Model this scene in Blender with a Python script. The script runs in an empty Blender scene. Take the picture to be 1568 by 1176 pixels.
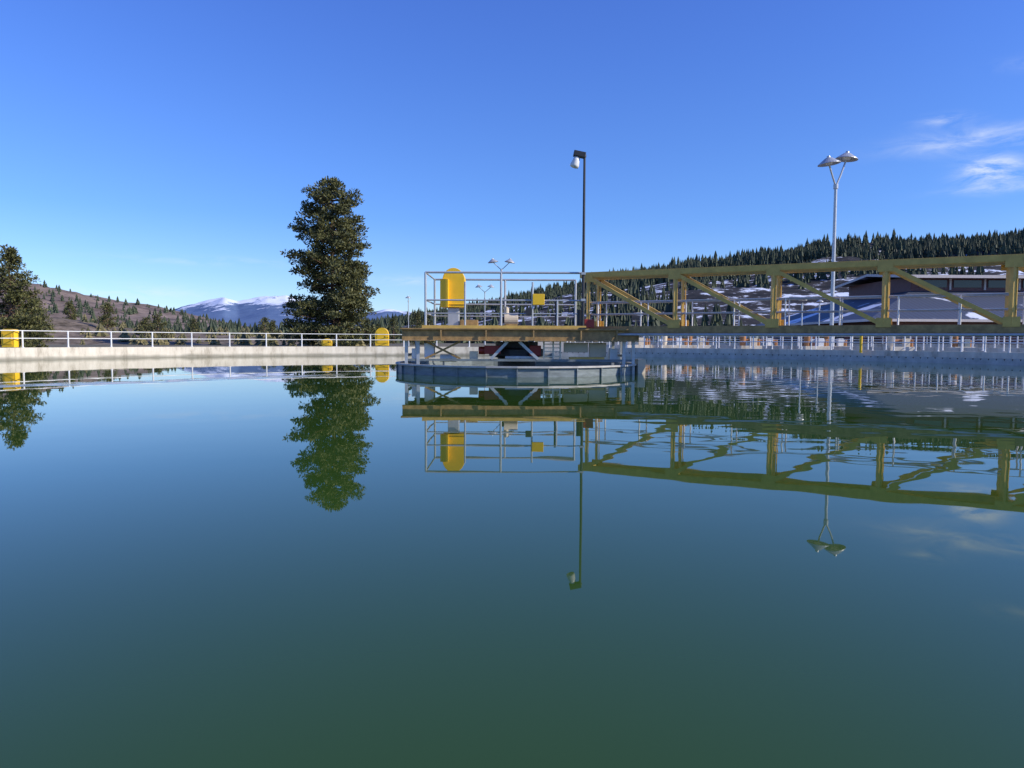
import bpy, math, random
import numpy as np
from mathutils import Vector, Matrix, noise as mnoise
random.seed(7); rng=np.random.default_rng(7)
scene=bpy.context.scene
COL=scene.collection

# ------------------------------------------------------------ materials
def newmat(name):
    m=bpy.data.materials.new(name); m.use_nodes=True
    nt=m.node_tree; b=nt.nodes["Principled BSDF"]
    return m,nt,b
def mat(name,col,rough=0.6,metal=0.0,var=0.25,scale=2.0,bump=0.0,stain=None,stretch=(1,1,1)):
    m,nt,b=newmat(name); N=nt.nodes; L=nt.links
    g=N.new("ShaderNodeNewGeometry"); mp=N.new("ShaderNodeMapping"); mp.inputs['Scale'].default_value=stretch
    L.new(g.outputs['Position'],mp.inputs['Vector'])
    n=N.new("ShaderNodeTexNoise"); n.inputs['Scale'].default_value=scale; n.inputs['Detail'].default_value=6; n.inputs['Roughness'].default_value=0.65
    L.new(mp.outputs[0],n.inputs['Vector'])
    r=N.new("ShaderNodeValToRGB"); r.color_ramp.elements[0].position=0.3; r.color_ramp.elements[1].position=0.7
    c0=stain if stain else tuple(c*(1-var) for c in col); c1=tuple(min(1,c*(1+var*0.6)) for c in col)
    r.color_ramp.elements[0].color=(*c0,1); r.color_ramp.elements[1].color=(*c1,1)
    L.new(n.outputs['Fac'],r.inputs[0]); L.new(r.outputs[0],b.inputs['Base Color'])
    b.inputs['Roughness'].default_value=rough; b.inputs['Metallic'].default_value=metal
    if bump>0:
        bp=N.new("ShaderNodeBump"); bp.inputs['Strength'].default_value=bump; bp.inputs['Distance'].default_value=0.05
        L.new(n.outputs['Fac'],bp.inputs['Height']); L.new(bp.outputs[0],b.inputs['Normal'])
    return m
def leafmat(name,dark,light):
    m,nt,b=newmat(name); N=nt.nodes; L=nt.links
    g=N.new("ShaderNodeNewGeometry")
    r=N.new("ShaderNodeValToRGB"); r.color_ramp.elements[0].color=(*dark,1); r.color_ramp.elements[1].color=(*light,1)
    L.new(g.outputs['Random Per Island'],r.inputs[0]); L.new(r.outputs[0],b.inputs['Base Color'])
    b.inputs['Roughness'].default_value=0.7
    return m

M_tan=mat("tan_painted_steel",(0.72,0.45,0.10),0.5,var=0.22,scale=3,bump=0.1)
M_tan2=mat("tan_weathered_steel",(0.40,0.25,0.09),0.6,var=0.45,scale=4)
M_yel=mat("safety_yellow_paint",(0.90,0.55,0.02),0.4,var=0.08)
M_galv=mat("galvanised_pipe",(0.50,0.52,0.53),0.4,metal=0.3,var=0.15,scale=5)
M_white=mat("white_painted_pipe",(0.78,0.78,0.76),0.5,var=0.1)
M_blue=mat("blue_grey_painted_steel",(0.20,0.235,0.24),0.5,var=0.4,scale=2.5,stretch=(1,1,4))
M_weir=mat("grey_weir_plate",(0.52,0.50,0.46),0.6,var=0.3,scale=1.5)
M_dark=mat("dark_steel",(0.03,0.032,0.035),0.5,var=0.3)
M_red=mat("red_paint",(0.35,0.03,0.02),0.45,var=0.2)
M_cream=mat("cream_paint",(0.70,0.60,0.44),0.5,var=0.15)
M_bark=mat("pine_bark",(0.14,0.085,0.055),0.9,var=0.5,scale=3,stretch=(1,1,0.3),bump=0.5)
M_leaf=leafmat("pine_needles",(0.022,0.034,0.009),(0.155,0.15,0.042))
M_leafd=leafmat("distant_needles",(0.016,0.032,0.016),(0.065,0.085,0.038))
M_leafy=leafmat("olive_brush",(0.05,0.055,0.02),(0.20,0.17,0.07))
M_glass=mat("dark_window_glass",(0.02,0.025,0.03),0.1,var=0.1)
M_maroon=mat("maroon_metal_siding",(0.13,0.05,0.045),0.6,var=0.2)
M_trim=mat("pale_fascia",(0.58,0.52,0.48),0.6,var=0.1)
M_rust=mat("orange_brown_pipe",(0.38,0.17,0.06),0.6,var=0.3)
M_glassw=mat("lamp_glass",(0.8,0.8,0.76),0.25,var=0.05)

def concrete():
    m,nt,b=newmat("weathered_concrete"); N=nt.nodes; L=nt.links
    g=N.new("ShaderNodeNewGeometry")
    mp=N.new("ShaderNodeMapping"); mp.inputs['Scale'].default_value=(1,1,0.35); L.new(g.outputs['Position'],mp.inputs[0])
    n=N.new("ShaderNodeTexNoise"); n.inputs['Scale'].default_value=1.3; n.inputs['Detail'].default_value=10; n.inputs['Roughness'].default_value=0.7
    L.new(mp.outputs[0],n.inputs[0])
    r=N.new("ShaderNodeValToRGB"); e=r.color_ramp.elements
    e[0].position=0.33; e[0].color=(0.36,0.31,0.23,1); e[1].position=0.62; e[1].color=(0.74,0.68,0.56,1)
    x=e.new(0.46); x.color=(0.62,0.56,0.45,1)
    L.new(n.outputs['Fac'],r.inputs[0])
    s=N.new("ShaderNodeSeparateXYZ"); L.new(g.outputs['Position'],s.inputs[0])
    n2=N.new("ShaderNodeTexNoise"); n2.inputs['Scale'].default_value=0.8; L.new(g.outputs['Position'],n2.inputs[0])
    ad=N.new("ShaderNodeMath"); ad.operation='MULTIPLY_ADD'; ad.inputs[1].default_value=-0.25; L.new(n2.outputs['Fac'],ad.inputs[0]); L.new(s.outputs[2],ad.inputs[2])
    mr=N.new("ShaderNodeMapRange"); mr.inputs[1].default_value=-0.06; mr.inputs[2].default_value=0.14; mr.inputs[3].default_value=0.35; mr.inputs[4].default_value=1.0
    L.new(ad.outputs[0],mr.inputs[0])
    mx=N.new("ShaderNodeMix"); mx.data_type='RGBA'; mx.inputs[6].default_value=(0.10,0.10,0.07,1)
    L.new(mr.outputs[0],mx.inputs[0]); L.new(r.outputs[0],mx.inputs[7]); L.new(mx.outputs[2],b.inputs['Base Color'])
    b.inputs['Roughness'].default_value=0.85
    bp=N.new("ShaderNodeBump"); bp.inputs['Strength'].default_value=0.4; bp.inputs['Distance'].default_value=0.03
    L.new(n.outputs['Fac'],bp.inputs['Height']); L.new(bp.outputs[0],b.inputs['Normal'])
    return m
M_conc=concrete()

# ------------------------------------------------------------ mesh builder
class MB:
    def __init__(s): s.v=[];s.f=[];s.m=[];s.mats=[]
    def mi(s,m):
        if m not in s.mats: s.mats.append(m)
        return s.mats.index(m)
    def add(s,vs,fs,m):
        o=len(s.v); k=s.mi(m); s.v.extend([tuple(v) for v in vs])
        for f in fs: s.f.append([i+o for i in f]); s.m.append(k)
    def box(s,c,d,m,rz=0.0,rx=0.0,ry=0.0):
        R=Matrix.Rotation(rz,3,'Z')@Matrix.Rotation(ry,3,'Y')@Matrix.Rotation(rx,3,'X')
        vs=[Vector(c)+R@Vector((x*d[0]/2,y*d[1]/2,z*d[2]/2)) for x in(-1,1) for y in(-1,1) for z in(-1,1)]
        s.add(vs,[(0,1,3,2),(4,6,7,5),(0,4,5,1),(2,3,7,6),(0,2,6,4),(1,5,7,3)],m)
    def beam(s,a,b,w,h,m):
        a=Vector(a);b=Vector(b);d=(b-a).normalized()
        up=Vector((0,0,1))
        if abs(d.z)>0.999: up=Vector((0,1,0))
        sd=d.cross(up).normalized(); u=sd.cross(d).normalized()
        vs=[p+sd*(i*w/2)+u*(j*h/2) for p in(a,b) for i,j in((-1,-1),(1,-1),(1,1),(-1,1))]
        s.add(vs,[(3,2,1,0),(4,5,6,7),(0,1,5,4),(1,2,6,5),(2,3,7,6),(3,0,4,7)],m)
    def ibeam(s,a,b,w,h,m,t=0.03):
        a=Vector(a);b=Vector(b)
        s.beam(a+Vector((0,0,h/2-t/2)),b+Vector((0,0,h/2-t/2)),w,t,m)
        s.beam(a-Vector((0,0,h/2-t/2)),b-Vector((0,0,h/2-t/2)),w,t,m)
        s.beam(a,b,t,h-2*t-0.004,m)
    def cyl(s,a,b,r,m,n=8,r2=None,cap=True):
        a=Vector(a);b=Vector(b);d=(b-a).normalized(); r2=r if r2 is None else r2
        up=Vector((0,0,1)) if abs(d.z)<0.95 else Vector((1,0,0))
        x=d.cross(up).normalized(); y=d.cross(x)
        vs=[]
        for p,rr in((a,r),(b,r2)):
            for i in range(n):
                t=2*math.pi*i/n; vs.append(p+x*(rr*math.cos(t))+y*(rr*math.sin(t)))
        fs=[(i,(i+1)%n,n+(i+1)%n,n+i) for i in range(n)]
        if cap: fs+= [tuple(range(n))[::-1],tuple(range(n,2*n))]
        s.add(vs,fs,m)
    def lathe(s,c,prof,m,n=20,tilt=None):
        R=tilt if tilt else Matrix.Identity(3)
        vs=[];fs=[]
        for r,z in prof:
            for i in range(n):
                t=2*math.pi*i/n; vs.append(Vector(c)+R@Vector((r*math.cos(t),r*math.sin(t),z)))
        for k in range(len(prof)-1):
            for i in range(n): fs.append((k*n+i,k*n+(i+1)%n,(k+1)*n+(i+1)%n,(k+1)*n+i))
        s.add(vs,fs,m)
    def build(s,name,parent=None,bevel=0,smooth=False):
        me=bpy.data.meshes.new(name); me.from_pydata(s.v,[],s.f); 
        for m in s.mats: me.materials.append(m)
        me.polygons.foreach_set("material_index",s.m)
        if smooth: me.polygons.foreach_set("use_smooth",[True]*len(s.f))
        me.update()
        o=bpy.data.objects.new(name,me); COL.objects.link(o)
        if parent: o.parent=parent
        if bevel:
            b=o.modifiers.new("bevel",'BEVEL'); b.width=bevel; b.segments=2; b.limit_method='ANGLE'
        return o
def empty(name,loc=(0,0,0)):
    e=bpy.data.objects.new(name,None); COL.objects.link(e); e.empty_display_size=0.3
    return e
def npmesh(name,V,F,mats,parent=None,smooth=False):
    me=bpy.data.meshes.new(name); me.from_pydata(V.tolist(),[],F.tolist())
    for m in mats: me.materials.append(m)
    if smooth: me.polygons.foreach_set("use_smooth",[True]*len(F))
    me.update(); o=bpy.data.objects.new(name,me); COL.objects.link(o)
    if parent: o.parent=parent
    return o

# ------------------------------------------------------------ tank
CX,CY,R=0.2,33.3,33.9
def ring(r,a,z): return (CX+r*math.cos(a),CY+r*math.sin(a),z)
def arcwall(mb,r0,r1,z0,z1,m,a0=0,a1=2*math.pi,n=180):
    vs=[];fs=[]
    for i in range(n+1):
        a=a0+(a1-a0)*i/n
        vs+= [ring(r0,a,z0),ring(r0,a,z1),ring(r1,a,z1),ring(r1,a,z0)]
    for i in range(n):
        for k in range(4):
            fs.append((i*4+k,i*4+(k+1)%4,(i+1)*4+(k+1)%4,(i+1)*4+k))
    mb.add(vs,fs,m)
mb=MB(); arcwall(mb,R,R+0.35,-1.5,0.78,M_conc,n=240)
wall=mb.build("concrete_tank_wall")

mb=MB()
a0,a1=math.radians(-38),math.radians(84)
nn=int((a1-a0)*33.3/0.5)
for i in range(nn):
    aa=a0+(a1-a0)*i/nn; ab=a0+(a1-a0)*(i+1)/nn
    q=lambda f:aa+(ab-aa)*f
    r=33.25
    vs=[ring(r,q(0),0.0),ring(r,q(0),.40),ring(r,q(.34),.40),ring(r,q(.5),.25),ring(r,q(.66),.40),ring(r,q(1),.40),ring(r,q(1),0.0),ring(r,q(.5),0.0)]
    mb.add(vs,[(0,1,2,3,7),(7,3,4,5,6)],M_weir)
arcwall(mb,33.3,R-0.01,0.05,0.36,M_dark,a0,a1,120)
mb.build("v_notch_weir")

def railing(name,path,m,spacing=3.0,h=1.07,r=0.028,pr=0.035,mids=(0.55,)):
    mb=MB(); P=[Vector(p) for p in path]
    for zz in (h,)+tuple(h*k for k in mids):
        for a,b in zip(P[:-1],P[1:]):
            mb.cyl(a+Vector((0,0,zz)),b+Vector((0,0,zz)),r,m,n=6,cap=False)
    d=0;nxt=0
    for a,b in zip(P[:-1],P[1:]):
        L=(b-a).length
        while nxt<=d+L+1e-6:
            p=a+(b-a)*((nxt-d)/L)
            mb.cyl(p,p+Vector((0,0,h)),pr,m,n=8); mb.box(p+Vector((0,0,.012)),(.14,.14,.02),m)
            nxt+=spacing
        d+=L
    return mb.build(name)
def arc(r,d0,d1,z,step=2.0):
    n=max(2,int(abs(d1-d0)/step)); return [ring(r,math.radians(d0+(d1-d0)*i/n),z) for i in range(n+1)]
railing("tank_guard_railing",arc(R+.17,82,245,.78),M_white,2.95,pr=0.055,r=0.03)
railing("tank_guard_railing",arc(R+.17,-60,81,.78),M_white,1.55,pr=0.05,r=0.032)
railing("walkway_railing",arc(39,10,82,.8),M_white,1.4,pr=.045)
railing("walkway_railing",arc(45,15,80,1.0),M_white,1.6,pr=.05)
railing("walkway_railing",arc(55,25,86,1.25),M_galv,2.0,pr=.05)
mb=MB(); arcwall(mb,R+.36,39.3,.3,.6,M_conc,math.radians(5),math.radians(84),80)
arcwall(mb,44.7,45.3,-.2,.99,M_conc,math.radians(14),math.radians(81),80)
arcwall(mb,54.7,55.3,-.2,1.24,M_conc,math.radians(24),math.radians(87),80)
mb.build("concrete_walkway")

# water
def water():
    m,nt,b=newmat("tank_water"); N=nt.nodes; L=nt.links
    b.inputs['IOR'].default_value=1.35
    g=N.new("ShaderNodeNewGeometry")
    def nz(sc,det,st):
        mp=N.new("ShaderNodeMapping"); mp.inputs['Scale'].default_value=st; L.new(g.outputs['Position'],mp.inputs[0])
        n=N.new("ShaderNodeTexNoise"); n.inputs['Scale'].default_value=sc; n.inputs['Detail'].default_value=det; L.new(mp.outputs[0],n.inputs[0]); return n
    n1=nz(1.0,1.5,(.8,1,1)); n2=nz(.10,2,(1,1,1))
    s=N.new("ShaderNodeSeparateXYZ"); L.new(g.outputs['Position'],s.inputs[0])
    def mrange(sock,a,bb,c,d):
        r=N.new("ShaderNodeMapRange"); r.interpolation_type='SMOOTHSTEP'
        for i,v in enumerate((a,bb,c,d)): r.inputs[i+1].default_value=v
        L.new(sock,r.inputs[0]); return r.outputs[0]
    def M(op,a,bb):
        x=N.new("ShaderNodeMath"); x.operation=op
        for i,v in enumerate((a,bb)):
            if isinstance(v,(int,float)): x.inputs[i].default_value=v
            else: L.new(v,x.inputs[i])
        return x.outputs[0]
    def inv(v): return M('SUBTRACT',1.0,v)
    right=mrange(s.outputs[0],-1.0,5.0,0.0,1.0)
    patch=mrange(n2.outputs['Fac'],.40,.62,.45,1.0)
    near=mrange(s.outputs[1],3.0,11.0,0.12,1.0)
    # bright reflection off breeze ripples, painted as a pale streak in the base colour
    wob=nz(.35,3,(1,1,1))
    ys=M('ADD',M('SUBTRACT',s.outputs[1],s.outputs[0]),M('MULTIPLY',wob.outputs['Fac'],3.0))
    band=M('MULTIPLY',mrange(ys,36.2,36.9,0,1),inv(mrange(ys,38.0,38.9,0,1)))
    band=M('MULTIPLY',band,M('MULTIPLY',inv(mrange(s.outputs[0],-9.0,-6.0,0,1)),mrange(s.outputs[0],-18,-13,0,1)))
    n3=nz(.9,6,(2.2,.8,1)); ripple_glint=M('MULTIPLY',band,mrange(n3.outputs['Fac'],.36,.58,0.05,.8))
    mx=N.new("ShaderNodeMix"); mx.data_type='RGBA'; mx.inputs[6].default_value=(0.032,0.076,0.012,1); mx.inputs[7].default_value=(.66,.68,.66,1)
    L.new(ripple_glint,mx.inputs[0]); L.new(mx.outputs[2],b.inputs['Base Color'])
    L.new(M('ADD',.012,M('MULTIPLY',ripple_glint,.6)),b.inputs['Roughness'])
    L.new(M('SUBTRACT',.5,M('MULTIPLY',ripple_glint,.55)),b.inputs['Specular IOR Level'])
    amp=M('ADD',M('ADD',0.5,M('MULTIPLY',right,3.2)),M('MULTIPLY',band,3.0))
    amp=M('MULTIPLY',M('MULTIPLY',amp,patch),near)
    h=M('MULTIPLY',n1.outputs['Fac'],M('MULTIPLY',amp,0.0028))
    bp=N.new("ShaderNodeBump"); bp.inputs['Strength'].default_value=1; bp.inputs['Distance'].default_value=1.0
    L.new(h,bp.inputs['Height']); L.new(bp.outputs[0],b.inputs['Normal'])
    return m
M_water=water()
mb=MB()
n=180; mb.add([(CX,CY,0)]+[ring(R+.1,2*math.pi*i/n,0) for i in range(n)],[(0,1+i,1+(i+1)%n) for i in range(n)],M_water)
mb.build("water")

M_ground=mat("dry_grass_and_gravel",(0.16,0.13,0.08),0.95,var=0.5,scale=0.15,stain=(0.07,0.07,0.035))
radii=[R+.3,37,45,60,90,140,220,400,800,2000,6000,25000]; n=120
V=[];F=[]
for r in radii:
    for i in range(n):
        a=2*math.pi*i/n; V.append(ring(r,a,0.1))
for k in range(len(radii)-1):
    for i in range(n): F.append((k*n+i,k*n+(i+1)%n,(k+1)*n+(i+1)%n,(k+1)*n+i))
mb=MB(); mb.add(V,F,M_ground); mb.build("ground")

# ------------------------------------------------------------ hills
def interp(x,xs,ys): return float(np.interp(x,xs,ys))
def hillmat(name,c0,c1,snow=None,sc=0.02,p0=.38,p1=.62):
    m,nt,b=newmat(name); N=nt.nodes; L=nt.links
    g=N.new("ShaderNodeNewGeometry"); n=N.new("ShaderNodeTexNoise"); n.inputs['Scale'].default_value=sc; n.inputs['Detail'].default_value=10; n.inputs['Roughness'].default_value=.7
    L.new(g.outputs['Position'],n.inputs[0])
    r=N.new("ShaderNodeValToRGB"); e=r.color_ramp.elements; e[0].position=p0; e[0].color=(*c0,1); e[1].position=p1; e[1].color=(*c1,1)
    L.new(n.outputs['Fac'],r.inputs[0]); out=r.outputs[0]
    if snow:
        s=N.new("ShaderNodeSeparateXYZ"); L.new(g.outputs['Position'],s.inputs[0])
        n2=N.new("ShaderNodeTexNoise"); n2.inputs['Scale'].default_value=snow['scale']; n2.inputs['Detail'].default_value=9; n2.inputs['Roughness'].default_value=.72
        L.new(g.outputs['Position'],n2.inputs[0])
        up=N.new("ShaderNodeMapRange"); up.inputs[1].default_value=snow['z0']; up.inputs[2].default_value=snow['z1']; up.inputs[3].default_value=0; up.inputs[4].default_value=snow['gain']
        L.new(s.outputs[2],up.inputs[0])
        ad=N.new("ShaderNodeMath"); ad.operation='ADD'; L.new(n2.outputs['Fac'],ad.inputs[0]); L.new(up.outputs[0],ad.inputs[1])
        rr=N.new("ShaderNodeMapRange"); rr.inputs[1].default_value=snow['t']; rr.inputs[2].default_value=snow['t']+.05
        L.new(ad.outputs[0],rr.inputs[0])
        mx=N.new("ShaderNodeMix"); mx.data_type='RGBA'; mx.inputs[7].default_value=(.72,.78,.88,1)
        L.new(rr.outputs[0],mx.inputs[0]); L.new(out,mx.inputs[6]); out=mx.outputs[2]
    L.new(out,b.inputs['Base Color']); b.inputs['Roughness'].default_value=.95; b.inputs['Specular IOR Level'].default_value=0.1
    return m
def hill(name,us,ts,d0,d1,dback,m,na=200,nd=26,rough=0.08,freq=0.012,power=1.0):
    """ridge heights given as slope t=z/y at bearing us=x/y; hill rises from d0 to d1, falls to dback"""
    V=[];F=[]
    A=np.linspace(us[0],us[-1],na)
    def H(a,y):
        Z=interp(a,us,ts)*d1
        if y<=d1: s=max(0,(y-d0)/(d1-d0)); k=s**power
        else: s=(y-d1)/(dback-d1); k=1-s*s
        nz=mnoise.fractal(Vector((a*y*freq,y*freq,3.1)),1.0,2.0,5)
        return max(-2.0,Z*k*(1+rough*2*nz*min(1,4*max(k,0))) - 2*(1-k))
    ys=list(np.linspace(d0,d1,nd))+list(np.linspace(d1,dback,7))[1:]
    for y in ys:
        for a in A: V.append((a*y,y,H(a,y)))
    for j in range(len(ys)-1):
        for i in range(na-1):
            F.append((j*na+i,j*na+i+1,(j+1)*na+i+1,(j+1)*na+i))
    mb=MB(); mb.add(V,F,m); mb.build(name,smooth=True)
    return H
M_h1=hillmat("brushy_hillside",(0.020,0.024,0.027),(0.070,0.062,0.058),dict(scale=.05,z0=70,z1=110,gain=-.10,t=.535),sc=.05)
usR=[-.30,-.16,-.04,.07,.165,.28,.37,.456,.544,.69,.95,1.5]
tsR=[.004,.024,.045,.067,.086,.102,.115,.124,.130,.138,.148,.16]
HR=hill("forested_hill",usR,tsR,330,900,1500,M_h1,na=320,power=.85,rough=.06)
M_h2=hillmat("brown_rocky_hillside",(0.11,0.085,0.07),(0.29,0.225,0.185),None,sc=.02)
HL=hill("brown_hill",[-1.6,-1.1,-.8,-.69,-.64,-.578,-.516,-.454,-.40,-.32,-.24],[.10,.10,.092,.084,.078,.063,.049,.036,.026,.012,.0],700,1300,2200,M_h2,na=240,rough=.09,freq=.008)
M_h3=hillmat("snow_capped_mountain",(0.085,0.14,0.26),(0.14,0.21,0.34),dict(scale=.0022,z0=230,z1=430,gain=.30,t=.66),sc=.001)  # aerial haze is painted in as bluish rock colours
px=[150,240,280,320,345,365,385,410,440,470,520,560,590,620,700,800,950]; vv=[505,487,472,463,458,464,460,455,455,465,473,476,472,478,485,491,505]
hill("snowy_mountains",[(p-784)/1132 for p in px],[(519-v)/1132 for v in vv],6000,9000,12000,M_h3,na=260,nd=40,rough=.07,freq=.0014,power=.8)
M_h4=hillmat("rocky_slope",(0.08,0.065,0.045),(0.28,0.225,0.17),None,sc=.3)
HM=hill("rocky_mound",[-1.1,-.8,-.69,-.62,-.57,-.52,-.45,-.36,-.25],[.03,.036,.036,.034,.028,.020,.014,.010,.0],130,210,300,M_h4,na=160,rough=.15,freq=.06)

# ------------------------------------------------------------ trees
def pine(name,x,y,z0,h,prof,nl,leaf=0.55,per=60,clump=1.1,seed=1,bare=0.05,tr=0.45,m=None,bumps=0.3,skip=.6):
    rg=np.random.default_rng(seed); m=m or M_leaf
    root=empty(name); mb=MB()
    segs=10; pts=[]
    lean=rg.normal(0,.012*h,2)
    for i in range(segs+1):
        t=i/segs; pts.append(Vector((x+lean[0]*math.sin(t*2.6),y+lean[1]*math.sin(t*2.2),z0-.4+(h+.0)*t*.985)))
    for i in range(segs):
        mb.cyl(pts[i],pts[i+1],tr*(1-i/segs)+.05,M_bark,8,r2=tr*(1-(i+1)/segs)+.05,cap=False)
    fr=[p[0] for p in prof]; rr=[p[1] for p in prof]
    C=[];S=[]
    for k in range(nl):
        f=(k+rg.random())/nl; f=f**.85*(1-bare)
        rad=interp(f,fr,rr); az=k*2.399+rg.normal(0,.5)
        nz=mnoise.noise(Vector((math.cos(az)*1.3,math.sin(az)*1.3,f*6+seed*3.7)))
        L=rad*(1+bumps*2*nz)*(.62+.42*rg.random()**.6)
        if nz<-.28 and rg.random()<skip: continue
        zt=z0+h*(1-f); b=pts[min(segs,int((1-f)*segs))]; base=Vector((b.x,b.y,zt-.12*L))
        up=(.34*(1-f)-.12*f)*L+rg.normal(0,.07)*L
        tip=base+Vector((math.cos(az)*L,math.sin(az)*L,up))
        mid=base.lerp(tip,.5)-Vector((0,0,.06*L))
        mb.cyl(base,mid,.06+.014*L,M_bark,5,r2=.04+.006*L,cap=False); mb.cyl(mid,tip,.04+.006*L,M_bark,5,r2=.02,cap=False)
        nc=max(2,int(L/clump*1.15))
        for j in range(nc):
            t=1-(j/nc)*.72; p=base.lerp(tip,t)
            side=rg.normal(0,.22*L*(1-t)+.25*clump); p=p+Vector((-math.sin(az)*side,math.cos(az)*side,rg.normal(0,.2*clump)+.2*clump))
            C.append(p[:]); S.append(clump*(.6+.65*rg.random())*(0.75+.35*(1-t)))
    for j in range(6): C.append((pts[-1].x+rg.normal(0,.15),pts[-1].y+rg.normal(0,.15),z0+h-.5-j*.35*clump)); S.append(clump*(.3+.08*j))
    mb.build("trunk_and_limbs",root)
    C=np.array(C);S=np.array(S); n=len(C)
    idx=np.repeat(np.arange(n),per); K=len(idx)
    d=rg.normal(size=(K,3)); d/=np.linalg.norm(d,axis=1)[:,None]
    rad=rg.random(K)**.5
    P=C[idx]+d*(rad*S[idx])[:,None]*np.array([1,1,.62])
    dr=d*np.array([1,1,.6])+np.array([0,0,.5])+rg.normal(0,.4,(K,3)); dr/=np.linalg.norm(dr,axis=1)[:,None]
    sd=np.cross(dr,rg.normal(size=(K,3))); sd/=np.linalg.norm(sd,axis=1)[:,None]
    Ln=(leaf*(.6+.8*rg.random(K)))[:,None]
    V=np.stack([P,P+dr*Ln*.5+sd*Ln*.22,P+dr*Ln,P+dr*Ln*.5-sd*Ln*.22],1).reshape(-1,3)
    F=np.arange(K*4).reshape(-1,4)
    npmesh("needle_foliage",V,F,[m],root)
    return root
big=[(0,.5),(.04,2.0),(.1,4.6),(.2,6.2),(.3,7.4),(.42,7.9),(.55,8.6),(.7,9.0),(.82,9.8),(.92,9.8),(.97,8.5),(1,6)]
pine("ponderosa_pine_tree",-35.9,150,0,33.0,big,225,leaf=.56,per=42,clump=1.12,seed=5,bare=.05,tr=.6,bumps=.22,skip=.4)
med=[(0,.3),(.1,1.2),(.3,2.8),(.55,4.1),(.8,4.9),(1,3.8)]
pine("ponderosa_pine_tree",-67.5,100,0,13.2,med,115,leaf=.34,per=42,clump=.72,seed=9,bare=.05,tr=.3,skip=.4)
def small(u,vtop,d,w,seed,base=0.0):
    x=(u)*d; z0=base; h=vtop-base
    pine("pine_tree",x,d,z0,h,[(0,.15*w),(.3,.55*w),(.6,.85*w),(.9,w),(1,.6*w)],44,leaf=max(.4,.05*h),per=24,clump=max(.5,w*.3),seed=seed,bare=.03,tr=.02*h)
small(-.546,10.5,200,2.6,21,4.5); small(-.595,11.5,215,2.2,22,5.0); small(-.64,10,170,3,28,4.0)
small(-.478,6.8,180,2.8,23); small(-.495,6.2,185,2.4,24); small(-.334,8.0,230,2.6,25); small(-.322,6.5,220,2.2,26)
small(-.43,7.5,240,2.6,27); small(-.128,8.8,200,3.0,29); small(-.115,7.6,190,2.4,30); small(-.16,8.2,240,2.6,31)

def forest(name,pts,m,tiers=4,seg=6):
    V=[];F=[]
    for (x,y,z,h,w) in pts:
        for k in range(tiers):
            zb=z+h*(.06+.78*k/tiers); zt=z+h*min(1.0,(.06+.78*k/tiers)+.46)
            if k==tiers-1: zt=z+h
            rr=w*(1-k/tiers*.82); o=len(V)
            ph=random.random()*6
            V.append((x+random.gauss(0,.03*w),y,zt))
            for i in range(seg*2):
                a=ph+math.pi*i/seg; q=rr*(random.uniform(.85,1.2) if i%2==0 else random.uniform(.45,.7))
                V.append((x+q*math.cos(a),y+q*math.sin(a),zb+random.uniform(-.04,.05)*h))
            for i in range(seg*2): F.append((o,o+1+i,o+1+(i+1)%(seg*2)))
    mb=MB(); mb.add(V,F,m); return mb.build(name)
pts=[]
while len(pts)<9000:
    a=random.uniform(-.2,1.1)
    y=random.uniform(640,960) if random.random()<.82 else random.uniform(350,700)
    dens=mnoise.noise(Vector((a*y*.010,y*.010,0)))
    if dens<(-.5 if y>800 else (-.10 if y>620 else .10)): continue
    z=HR(a,min(y,930)); h=random.uniform(7,15)*(1.0 if a>.1 else .75)
    if random.random()<.08: h*=1.35
    pts.append((a*y,y,z-1,h,h*random.uniform(.17,.26)))
forest("distant_pine_forest",pts,M_leafd,tiers=3)
pts=[]
for i in range(1500):
    a=random.uniform(-1.0,.12); y=random.uniform(280,620)
    h=random.uniform(5,11)*(1.3 if random.random()<.12 else 1)
    g=1+.35*mnoise.noise(Vector((a*14,0,5)))
    pts.append((a*y,y,-.3,h*g*(.68+y/1500),h*random.uniform(.22,.36)))
forest("distant_tree_line",pts,M_leafd)
pts=[]
for i in range(800):
    a=random.uniform(-1.0,-.3); y=random.uniform(760,1290)
    if mnoise.noise(Vector((a*y*.008,y*.008,2)))<-.05: continue
    h=random.uniform(6,13); pts.append((a*y,y,HL(a,y)-.5,h,h*random.uniform(.25,.38)))
forest("hillside_juniper_trees",pts,M_leafd,tiers=3)
pts=[]
for i in range(420):
    a=random.uniform(-1.0,-.2); y=random.uniform(140,300)
    z=HM(a,y) if a<-.25 else 0
    h=random.uniform(1.0,3.4); pts.append((a*y,y,max(z,0)-.2,h,h*random.uniform(.4,.7)))
forest("brush_shrubs",pts,M_leafy,tiers=3)
pts=[]
for i in range(160):
    a=random.uniform(.05,1.2); y=random.uniform(230,330)
    h=random.uniform(5,9); pts.append((a*y,y,0,h,h*random.uniform(.2,.3)))
forest("distant_tree_line",pts,M_leafd)

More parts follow.
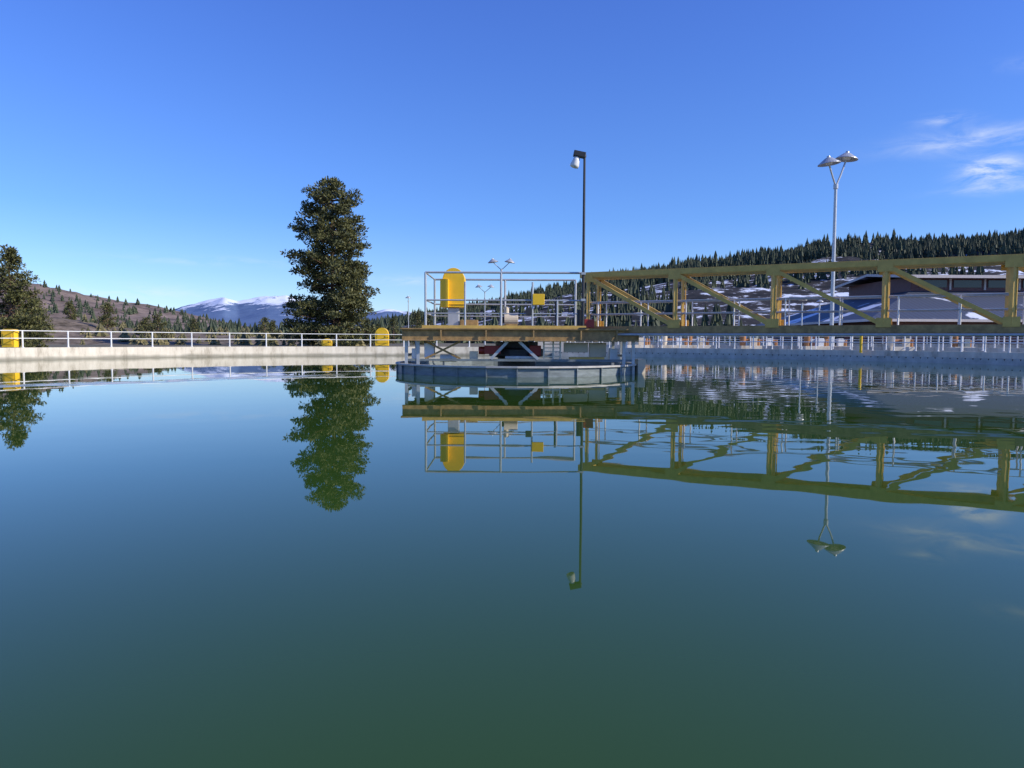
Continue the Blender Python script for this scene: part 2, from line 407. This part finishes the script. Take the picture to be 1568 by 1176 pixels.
# ------------------------------------------------------------ centre platform
root=empty("clarifier_centre_platform")
mb=MB()
n=28; r=5.3
mb.lathe((CX,CY,0),[(r-.04,-.8),(r,-.8),(r,.34)],M_blue,n=n)
mb.lathe((CX,CY,0),[(r-.04,.34),(r-.04,-.8)],M_blue,n=n)
mb.lathe((CX,CY,0),[(r-.06,.342),(r+.10,.342),(r+.10,.41),(r-.06,.41),(r-.06,.342)],M_weir,n=n)
for i in range(n):
    a=2*math.pi*i/n; c=(CX+(r+.03)*math.cos(a),CY+(r+.03)*math.sin(a),-.0); mb.box(c,(.07,.05,.64),M_blue,rz=a)
mb.build("influent_well_skirt",root)
mb=MB()
zb,zt=1.36,1.84
for yy in (31.3,33.0,35.2):
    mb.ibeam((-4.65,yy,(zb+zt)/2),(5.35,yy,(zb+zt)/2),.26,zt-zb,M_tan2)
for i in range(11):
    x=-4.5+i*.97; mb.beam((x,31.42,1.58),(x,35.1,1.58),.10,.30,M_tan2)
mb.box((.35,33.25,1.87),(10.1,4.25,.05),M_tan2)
mb.box((-.35,31.16,1.955),(6.9,.05,.12),M_tan)
for x in (-3.0,-1.1,.9,2.9,4.4): mb.box((x,31.14,1.6),(.06,.06,.42),M_tan2)
mb.build("deck_beams",root)
mb=MB()
for x in (-4.5,-4.0,4.75,5.15):
    for yy in (31.5,34.9): mb.beam((x,yy,-.6),(x,yy,1.36),.13,.13,M_galv)
for x in (-4.5,4.75):
    mb.beam((x,31.5,.75),(x,34.9,.75),.1,.1,M_blue)
mb.beam((-4.5,31.5,.55),(5.15,31.5,.55),.10,.10,M_blue)
mb.beam((-3.7,31.5,.6),(-2.2,31.5,1.34),.08,.08,M_tan2); mb.beam((-2.2,31.5,.6),(-3.7,31.6,1.34),.08,.08,M_tan2)
mb.beam((-.2,31.5,1.34),(-.9,31.5,.6),.12,.12,M_galv); mb.beam((0.3,31.5,1.34),(1.1,31.5,.6),.12,.12,M_galv)
for x in (1.35,1.75,2.05): mb.beam((x,31.6,.5),(x,31.6,1.36),.07,.07,M_cream)
for z in (.72,.92,1.08,1.24): mb.beam((1.35,31.62,z),(2.05,31.62,z),.04,.04,M_cream)
mb.build("support_legs",root)
mb=MB()
mb.lathe((CX,33.3,0),[(0,1.33),(.95,1.33),(.95,1.05),(1.25,1.0),(1.25,.7),(.85,.62),(.85,-.8)],M_dark,n=24)
mb.box((-.85,32.0,.98),(.7,.5,.36),M_red); mb.cyl((-1.45,32.0,.95),(-1.15,32.0,.95),.17,M_red,14)
mb.box((1.0,32.2,.95),(.5,.4,.45),M_red); mb.box((.35,31.9,.66),(1.3,.5,.12),M_galv)
mb.build("drive_gearbox",root,bevel=.02)
mb=MB()
mb.box((-3.55,31.9,.95),(.42,.5,.62),M_white); mb.box((-4.15,31.75,.78),(.28,.3,.5),M_white); mb.cyl((-3.1,31.9,.62),(-2.4,31.9,.62),.16,M_white,12)
mb.box((-1.65,31.8,.72),(.35,.3,.4),M_cream)
mb.box((2.75,32.0,1.1),(1.05,.06,.42),M_cream); mb.box((3.7,32.1,1.0),(.75,.06,.62),M_cream); mb.box((3.2,31.8,.62),(1.5,.4,.14),M_tan)
mb.box((5.5,31.9,.24),(.35,.5,.75),M_cream,rz=.2)
mb.box((4.35,31.9,.75),(.35,.3,.6),M_galv)
mb.build("equipment_boxes",root,bevel=.02)
mb=MB()
def rail3(a,b,xs):
    a=Vector(a);b=Vector(b)
    for z,rr in ((3.08,.035),(2.52,.025),(4.24,.045)):
        mb.cyl(a+Vector((0,0,z)),b+Vector((0,0,z)),rr,M_galv,8)
    for t in xs:
        p=a.lerp(b,t); mb.cyl(p+Vector((0,0,1.9)),p+Vector((0,0,4.24)),.05,M_galv,8)
rail3((-3.67,31.4,0),(2.98,31.4,0),(0,.48,1.0)); 
rail3((-3.67,35.1,0),(2.98,35.1,0),(0,.5,1.0))
for x in (-2.0,.85,1.9): mb.cyl((x,31.4,1.9),(x,31.4,3.85 if x<1 else 3.08),.04,M_galv,8)
for z in (2.52,3.08,4.24): mb.cyl((-3.67,31.4,z),(-3.67,35.1,z),.035,M_galv,8)
mb.build("handrail",root)
mb=MB()
prof=[];w=.50;zc=4.06
for i in range(17):
    t=math.pi*i/16; prof.append((w*math.cos(t),zc+.56*math.sin(t)))
prof+=[(-w,2.86),(w,2.86)]
y0,y1=33.3,34.2; k=len(prof); cx=-2.64
vs=[(cx+p[0],y0,p[1]) for p in prof]+[(cx+p[0],y1,p[1]) for p in prof]
mb.add(vs,[tuple(range(k))[::-1],tuple(range(k,2*k))]+[(i,(i+1)%k,k+(i+1)%k,k+i) for i in range(k)],M_yel)
mb.box((-3.04,33.35,3.48),(.36,.5,1.25),M_yel)
mb.box((-2.64,33.28,3.0),(1.1,.03,.05),M_yel)
mb.build("yellow_chain_guard",root,bevel=.04)
mb=MB()
mb.box((-2.66,33.7,2.38),(.5,.5,.92),M_galv); mb.box((-1.95,33.6,2.1),(.8,.5,.4),M_tan2)
mb.cyl((-.35,32.2,2.28),(.25,32.2,2.28),.26,M_cream,18); mb.box((-.05,32.2,2.0),(.5,.4,.2),M_tan2); mb.cyl((-.5,32.2,2.28),(-.35,32.2,2.28),.14,M_dark,12)
mb.cyl((-.25,32.2,2.5),(-.25,32.2,2.85),.12,M_cream,12)
mb.box((1.1,31.33,3.12),(.5,.12,.46),M_yel); mb.box((.7,31.33,2.6),(.24,.1,.3),M_dark)
mb.box((3.25,31.5,2.12),(.42,.4,.36),M_red); mb.box((2.85,31.45,2.35),(.2,.2,.7),M_dark)
mb.cyl((1.85,31.6,1.9),(1.85,31.6,3.2),.05,M_dark,8)
mb.build("deck_machinery",root,bevel=.015)

# ------------------------------------------------------------ truss bridge
root=empty("walkway_truss_bridge")
O=Vector((3.1,32.2,0)); D=Vector((.879,-.476,0)).normalized(); Nn=Vector((-D.y,D.x,0))*1.0
if Nn.y<0: Nn=-Nn
W=1.3; ztop=4.22; zbot=1.98; pan=3.83; npan=8
def T(t,w,z): return O+D*t+Nn*w+Vector((0,0,z))
mb=MB()
def chan(a,b,h,wd,m,side):
    mb.beam(a,b,.03,h,m)
    o=Nn*side*wd/2
    mb.beam(a+o+Vector((0,0,h/2+.012)),b+o+Vector((0,0,h/2+.012)),wd,.02,m); mb.beam(a+o-Vector((0,0,h/2+.012)),b+o-Vector((0,0,h/2+.012)),wd,.02,m)
tend=npan*pan+.3
for w,sg in ((0,1),(W,-1)):
    chan(T(-.2,w,ztop),T(tend,w,ztop),.20,.16,M_tan,sg)
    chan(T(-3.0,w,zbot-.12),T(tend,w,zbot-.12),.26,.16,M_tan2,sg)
    for i in range(npan+1):
        t=.15+i*pan
        mb.beam(T(t,w+sg*.06,zbot+.02),T(t,w+sg*.06,ztop-.11),.10,.20,M_tan)
        mb.beam(T(t+.11,w+sg*.015,zbot+.02),T(t+.11,w+sg*.015,ztop-.11),.03,.06,M_tan)
        mb.box(T(t,w-sg*.03,zbot+.12),(.5,.02,.34),M_tan,rz=math.atan2(D.y,D.x)); mb.box(T(t,w-sg*.03,ztop-.16),(.5,.02,.30),M_tan,rz=math.atan2(D.y,D.x))
        if i<npan:
            mb.beam(T(t+.15,w+sg*.02,ztop-.16),T(t+pan-.15,w+sg*.02,zbot+.10),.10,.15,M_tan)
for i in range(npan*2+1):
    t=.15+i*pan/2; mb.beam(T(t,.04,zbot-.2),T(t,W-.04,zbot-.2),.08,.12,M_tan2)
    if i%2==0: mb.beam(T(t,.05,ztop+.02),T(t,W-.05,ztop+.02),.10,.10,M_tan)
mb.build("truss_frame",root)
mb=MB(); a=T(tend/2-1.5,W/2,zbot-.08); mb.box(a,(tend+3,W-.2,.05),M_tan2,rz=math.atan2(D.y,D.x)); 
mb.build("walkway_deck",root)
mb=MB()
for w in (.16,W-.16):
    for z,rr in ((zbot+1.07,.03),(zbot+.56,.024)): mb.cyl(T(-.1,w,z),T(tend,w,z),rr,M_galv,8)
    for i in range(npan*2+1):
        t=.6+i*pan/2; mb.cyl(T(t,w,zbot-.05),T(t,w,zbot+1.07),.03,M_white,8)
mb.cyl(T(-.2,-.12,zbot-.32),T(tend,-.12,zbot-.32),.05,M_galv,10)
mb.build("handrail",root)

# ------------------------------------------------------------ floodlight mast
root=empty("floodlight_mast"); mb=MB()
mb.cyl((2.97,31.25,1.9),(2.97,31.25,9.05),.062,M_dark,12,r2=.05)
mb.box((2.97,31.25,1.92),(.3,.3,.05),M_dark)
for z in (3.1,4.2): mb.box((2.97,31.25,z),(.18,.24,.10),M_galv)
mb.build("pole",root)
mb=MB(); mb.cyl((2.97,31.25,9.0),(2.97,31.25,9.12),.075,M_dark,12)
mb.cyl((3.0,31.25,9.05),(2.66,31.25,9.13),.05,M_dark,8)
mb.box((2.76,31.25,9.12),(.50,.32,.22),M_dark,ry=.2)
mb.build("ballast_housing",root,bevel=.03)
mb=MB(); Rt=Matrix.Rotation(.3,3,'Y'); mb.lathe((2.66,31.25,9.0),[(.0,0.02),(.12,0),(.14,-.1),(.19,-.34),(.17,-.42),(0,-.46)],M_glassw,16,Rt)
mb.build("refractor_glass",root,smooth=True)

# ------------------------------------------------------------ street lamps
def street_lamp(x,y,z0,hp,heads,sc=1.0,pr=.17):
    root=empty("street_lamp"); mb=MB()
    mb.cyl((x,y,z0),(x,y,hp),pr,M_galv,14,r2=pr*.72); mb.cyl((x,y,z0),(x,y,z0+.9),pr*1.6,M_galv,14)
    mb.cyl((x,y,hp-.25),(x,y,hp+.15),pr*1.15,M_galv,14)
    for dx,dy,zh,tl in heads:
        mb.cyl((x,y,hp-.05),(x+dx*.45,y+dy*.45,hp+(zh-hp)*.38),pr*.42,M_galv,8)
        mb.cyl((x+dx*.45,y+dy*.45,hp+(zh-hp)*.38),(x+dx*.95,y+dy*.95,zh-.25),pr*.42,M_galv,8)
    mb.build("pole_and_arms",root)
    mb=MB()
    for dx,dy,zh,tl in heads:
        Rt=Matrix.Rotation(tl,3,'Y')
        mb.lathe((x+dx,y+dy,zh),[(0,.52*sc),(.14*sc,.52*sc),(.17*sc,.38*sc),(.32*sc,.32*sc),(.98*sc,-.16*sc),(1.0*sc,-.22*sc),(.9*sc,-.20*sc),(.3*sc,.0),(.0,.0)],M_galv,24,Rt)
        mb.lathe((x+dx,y+dy,zh-.02),[(0,-.26*sc),(.28*sc,-.2*sc),(.42*sc,0),(0,.02)],M_glassw,16,Rt)
    mb.build("lamp_heads",root)
street_lamp(29.7,69,0.1,15.7,[(-.95,-.6,17.75,-.12),(1.15,.5,18.45,.1)],pr=.19)
street_lamp(-2.1,140,0.1,14.6,[(-1.6,0,16.2,-.15),(1.6,0,16.2,.15)])
street_lamp(-7.6,205,0.1,14.6,[(-1.7,0,16.2,-.15),(1.7,0,16.2,.15)])
street_lamp(-21,150,0.1,9.2,[(0,-.3,9.9,0)],sc=.6,pr=.10)
street_lamp(23.4,60,0.1,4.3,[(0,-.1,4.8,0)],sc=.35,pr=.07)
street_lamp(31.0,75,0.1,5.0,[(0,-.1,5.5,0)],sc=.35,pr=.08)

# ------------------------------------------------------------ yellow boxes on the tank wall
def hose_box(u,d,z,w,h,name="yellow_hose_reel_cabinet",rd=.28):
    x=u*d; mb=MB(); k=10
    pr=[(w/2,z),(w/2,z+h-w*rd)]+[(w/2*math.cos(math.pi*i/k),z+h-w*rd+w*rd*math.sin(math.pi*i/k)) for i in range(1,k)]+[(-w/2,z+h-w*rd),(-w/2,z)]
    q=len(pr); vs=[(x+p[0],d-.25,p[1]) for p in pr]+[(x+p[0],d+.25,p[1]) for p in pr]
    mb.add(vs,[tuple(range(q))[::-1],tuple(range(q,2*q))]+[(i,(i+1)%q,q+(i+1)%q,q+i) for i in range(q)],M_yel)
    mb.box((x,d-.27,z+h*.45),(w*.7,.02,h*.6),M_yel); mb.box((x+w*.25,d-.29,z+h*.5),(.05,.03,.12),M_dark)
    mb.build(name,bevel=.02)
hose_box(-.6775,46.8,.80,.80,1.15,rd=.1); hose_box(-.2500,64.0,.85,.8,.62,rd=.35); hose_box(-.1755,66.0,.85,1.15,1.6,rd=.5)
mb=MB(); mb.cyl((25.8,54.8,.6),(25.8,54.8,2.0),.10,M_yel,12); mb.lathe((25.8,54.8,2.0),[(.10,0),(.07,.07),(0,.1)],M_yel,12); mb.build("yellow_bollard")

# ------------------------------------------------------------ building on the right
def roofmat():
    m,nt,b=newmat("standing_seam_roof"); N=nt.nodes; L=nt.links
    g=N.new("ShaderNodeNewGeometry"); w=N.new("ShaderNodeTexWave"); w.inputs['Scale'].default_value=.55; w.bands_direction='X'
    L.new(g.outputs['Position'],w.inputs[0]); r=N.new("ShaderNodeValToRGB"); e=r.color_ramp.elements
    e[0].position=.0; e[0].color=(.035,.04,.055,1); e[1].position=.12; e[1].color=(.065,.08,.11,1); L.new(w.outputs['Fac'],r.inputs[0])
    n=N.new("ShaderNodeTexNoise"); n.inputs['Scale'].default_value=.16; n.inputs['Detail'].default_value=5; L.new(g.outputs['Position'],n.inputs[0])
    k=N.new("ShaderNodeMapRange"); k.inputs[1].default_value=.59; k.inputs[2].default_value=.62; L.new(n.outputs['Fac'],k.inputs[0])
    mx=N.new("ShaderNodeMix"); mx.data_type='RGBA'; mx.inputs[7].default_value=(.75,.78,.84,1); L.new(k.outputs[0],mx.inputs[0]); L.new(r.outputs[0],mx.inputs[6])
    L.new(mx.outputs[2],b.inputs['Base Color']); b.inputs['Roughness'].default_value=.6; return m
M_roof=roofmat()
root=empty("treatment_plant_building")
X0,X1,Y0,Y1=38,100,76,110
mb=MB(); mb.box(((X0+X1)/2,(Y0+Y1)/2,1.9),(X1-X0,Y1-Y0,3.7),M_maroon)
for i in range(14):
    x=X0+2+i*4.3
    if i%3==1: mb.box((x,Y0-.03,1.6),(3.2,.10,3.0),M_dark); 
    else: mb.box((x,Y0-.03,2.3),(1.8,.10,1.1),M_glass); mb.box((x,Y0-.06,1.70),(2.0,.12,.1),M_trim); mb.box((x,Y0-.06,2.9),(2.0,.12,.1),M_trim)
mb.build("walls",root)
mb=MB()
cx0,cx1,cy0,cy1=46,96,86,102
lo=[(X0-2,Y0-1.2,3.72),(X1+1,Y0-1.2,3.72),(X1+1,Y1+1,3.72),(X0-2,Y1+1,3.72)]
hi=[(cx0,cy0,7.3),(cx1,cy0,7.3),(cx1,cy1,7.3),(cx0,cy1,7.3)]
mb.add(lo+hi,[(0,1,5,4),(1,2,6,5),(2,3,7,6),(3,0,4,7)],M_roof)
mb.build("lower_roof",root)
mb=MB()
mb.beam((X0-2,Y0-1.25,3.6),(X1+1,Y0-1.25,3.6),.08,.26,M_trim)
mb.beam((X0-2.05,Y0-1.2,3.6),(X0-2.05,Y1+1,3.6),.08,.26,M_trim)
mb.box(((cx0+cx1)/2,(cy0+cy1)/2,8.1),(cx1-cx0-.2,cy1-cy0-.2,1.75),M_maroon)
for i in range(12):
    mb.box((cx0+2.6+i*4.0,cy0+.06,8.15),(3.2,.12,.85),M_glass); mb.box((cx0+4.6+i*4.0,cy0+.04,8.1),(.2,.16,1.3),M_trim)
mb.build("clerestory",root)
mb=MB()
zt=9.0
mb.add([(cx0-1.2,cy0-1.3,zt),(cx1+1,cy0-1.3,zt),(cx1+1,94,zt+.9),(cx0-1.2,94,zt+.9),(cx1+1,cy1+1.3,zt),(cx0-1.2,cy1+1.3,zt)],[(0,1,2,3),(3,2,4,5)],M_roof)
mb.beam((cx0-1.2,cy0-1.35,zt-.12),(cx1+1,cy0-1.35,zt-.12),.08,.34,M_trim)
mb.beam((cx0-1.25,cy0-1.3,zt-.12),(cx0-1.25,94,zt+.78),.08,.3,M_trim); mb.beam((cx0-1.25,94,zt+.78),(cx0-1.25,cy1+1.3,zt-.12),.08,.3,M_trim)
mb.build("upper_roof",root)
root=empty("control_building"); mb=MB()
mb.box((33.5,78,1.4),(5.5,4,2.6),M_maroon); mb.box((33.5,75.97,1.2),(1.0,.08,2.0),M_dark); mb.box((31.9,75.97,1.6),(1.2,.08,.8),M_glass); mb.box((35.2,75.97,1.6),(1.2,.08,.8),M_glass)
mb.build("walls",root); mb=MB(); mb.box((33.5,78,2.82),(6.1,4.8,.2),M_trim); mb.build("roof",root)
def skid(x,y,s,k):
    r=random.Random(k); mb=MB()
    mb.box((x,y,.55),(2.4*s,1.2,.9),M_conc)
    mb.cyl((x-.8*s,y,1.0),(x-.8*s,y,2.0+r.random()*.5),.28,r.choice([M_rust,M_cream,M_blue]),14)
    mb.cyl((x-.8*s,y,1.5),(x+1.0*s,y,1.5),.13,r.choice([M_rust,M_galv]),12); mb.cyl((x+1.0*s,y,.9),(x+1.0*s,y,1.62),.15,M_rust,12)
    mb.box((x+.35*s,y-.3,1.35),(.5,.4,.7),r.choice([M_cream,M_white,M_blue]))
    mb.lathe((x-.8*s,y,2.0),[(.28,0),(.34,.05),(.2,.3),(0,.42)],M_galv,14)
    mb.build("pump_skid",bevel=.02)
for k,(x,y) in enumerate([(15.5,71),(18.5,74),(21.8,68),(24.5,72),(27.0,66),(13.0,76),(30.5,70),(40,66),(33,63),(11.8,70)]): skid(x,y,random.uniform(.7,1.2),k)

# ------------------------------------------------------------ world
w=bpy.data.worlds.new("World"); scene.world=w; w.use_nodes=True
nt=w.node_tree; N=nt.nodes; L=nt.links; bg=N["Background"]
SAZ=math.radians(107); SEL=math.radians(29)
sky=N.new("ShaderNodeTexSky"); sky.sky_type='NISHITA'; sky.sun_disc=False; sky.sun_elevation=SEL; sky.sun_rotation=SAZ
sky.altitude=1700; sky.air_density=1.0; sky.dust_density=.4; sky.ozone_density=2.5
tc=N.new("ShaderNodeTexCoord"); sp=N.new("ShaderNodeSeparateXYZ"); L.new(tc.outputs['Generated'],sp.inputs[0])
def Mx(op,a,b=0,c=None):
    x=N.new("ShaderNodeMath"); x.operation=op
    for i,v in enumerate((a,b) if c is None else (a,b,c)):
        if isinstance(v,(int,float)): x.inputs[i].default_value=v
        else: L.new(v,x.inputs[i])
    return x.outputs[0]
az=Mx('ARCTAN2',sp.outputs[0],sp.outputs[1]); el=Mx('ARCSINE',sp.outputs[2])
# deep mountain blue overhead, fading to the plain sky at the horizon
rp=N.new("ShaderNodeValToRGB"); e=rp.color_ramp.elements
e[0].position=0; e[0].color=(.74,.82,1.0,1); e[1].position=1; e[1].color=(.27,.38,.80,1)
x=e.new(.28); x.color=(.43,.62,.96,1)
x=e.new(.62); x.color=(.34,.50,.90,1)
L.new(Mx('DIVIDE',el,math.radians(32)),rp.inputs[0])
gain=Mx('ADD',1.0,Mx('MULTIPLY',Mx('MINIMUM',Mx('MAXIMUM',Mx('DIVIDE',el,math.radians(30)),0),1),1.0))
tint=N.new("ShaderNodeVectorMath"); tint.operation='MULTIPLY'; L.new(sky.outputs[0],tint.inputs[0]); L.new(rp.outputs[0],tint.inputs[1])
tg=N.new("ShaderNodeVectorMath"); tg.operation='SCALE'; L.new(tint.outputs[0],tg.inputs[0]); L.new(gain,tg.inputs['Scale'])
cmb=N.new("ShaderNodeCombineXYZ"); L.new(Mx('MULTIPLY',az,7),cmb.inputs[0]); L.new(Mx('MULTIPLY',el,26),cmb.inputs[1])
cn=N.new("ShaderNodeTexNoise"); cn.inputs['Scale'].default_value=2.2; cn.inputs['Detail'].default_value=9; cn.inputs['Roughness'].default_value=.62; cn.inputs['Distortion'].default_value=.6
L.new(cmb.outputs[0],cn.inputs[0])
def blob(a0,e0,wa,we,s):
    a=Mx('DIVIDE',Mx('SUBTRACT',az,math.radians(a0)),math.radians(wa)); e=Mx('DIVIDE',Mx('SUBTRACT',el,math.radians(e0)),math.radians(we))
    q=Mx('ADD',Mx('MULTIPLY',a,a),Mx('MULTIPLY',e,e)); return Mx('MULTIPLY',Mx('EXPONENT',Mx('MULTIPLY',q,-1)),s)
bl=[blob(32.5,10.8,1.5,.8,1.6),blob(32,12.9,4.5,.7,.60),blob(29.8,14.3,1.4,.35,.6),blob(34.5,9.8,3.5,.25,.6),blob(35,17,2,.4,.3),blob(-7.5,4.5,3,.35,.5),blob(-27,3.2,5,.5,.45),blob(-22,5.5,6,.3,.3)]
tot=bl[0]
for b_ in bl[1:]: tot=Mx('ADD',tot,b_)
nr=N.new("ShaderNodeMapRange"); nr.inputs[1].default_value=.40; nr.inputs[2].default_value=.72; L.new(cn.outputs['Fac'],nr.inputs[0])
fac=Mx('MINIMUM',Mx('MULTIPLY',nr.outputs[0],tot),.9)
mx=N.new("ShaderNodeMix"); mx.data_type='RGBA'; mx.inputs[7].default_value=(6.0,6.4,7.0,1)
L.new(fac,mx.inputs[0]); L.new(tg.outputs[0],mx.inputs[6]); L.new(mx.outputs[2],bg.inputs['Color'])
bg.inputs['Strength'].default_value=.15

sd=bpy.data.lights.new("sun",'SUN'); sd.energy=5.0; sd.angle=math.radians(.53); sd.color=(1,.92,.79)
so=bpy.data.objects.new("sun",sd); COL.objects.link(so)
dv=Vector((math.sin(SAZ)*math.cos(SEL),math.cos(SAZ)*math.cos(SEL),math.sin(SEL)))
so.rotation_euler=dv.to_track_quat('Z','Y').to_euler(); so.location=dv*100

# ------------------------------------------------------------ camera
cd=bpy.data.cameras.new("camera"); cd.lens=26; cd.sensor_width=36; cd.clip_end=60000; cd.clip_start=.05
co=bpy.data.objects.new("camera",cd); COL.objects.link(co)
Rm=Matrix.Rotation(math.radians(90-3.39),4,'X')@Matrix.Rotation(math.radians(.28),4,'Z')
co.matrix_world=Matrix.Translation((0,0,1.4))@Rm
scene.camera=co
scene.view_settings.view_transform='Standard'; scene.view_settings.look='None'; scene.view_settings.exposure=0
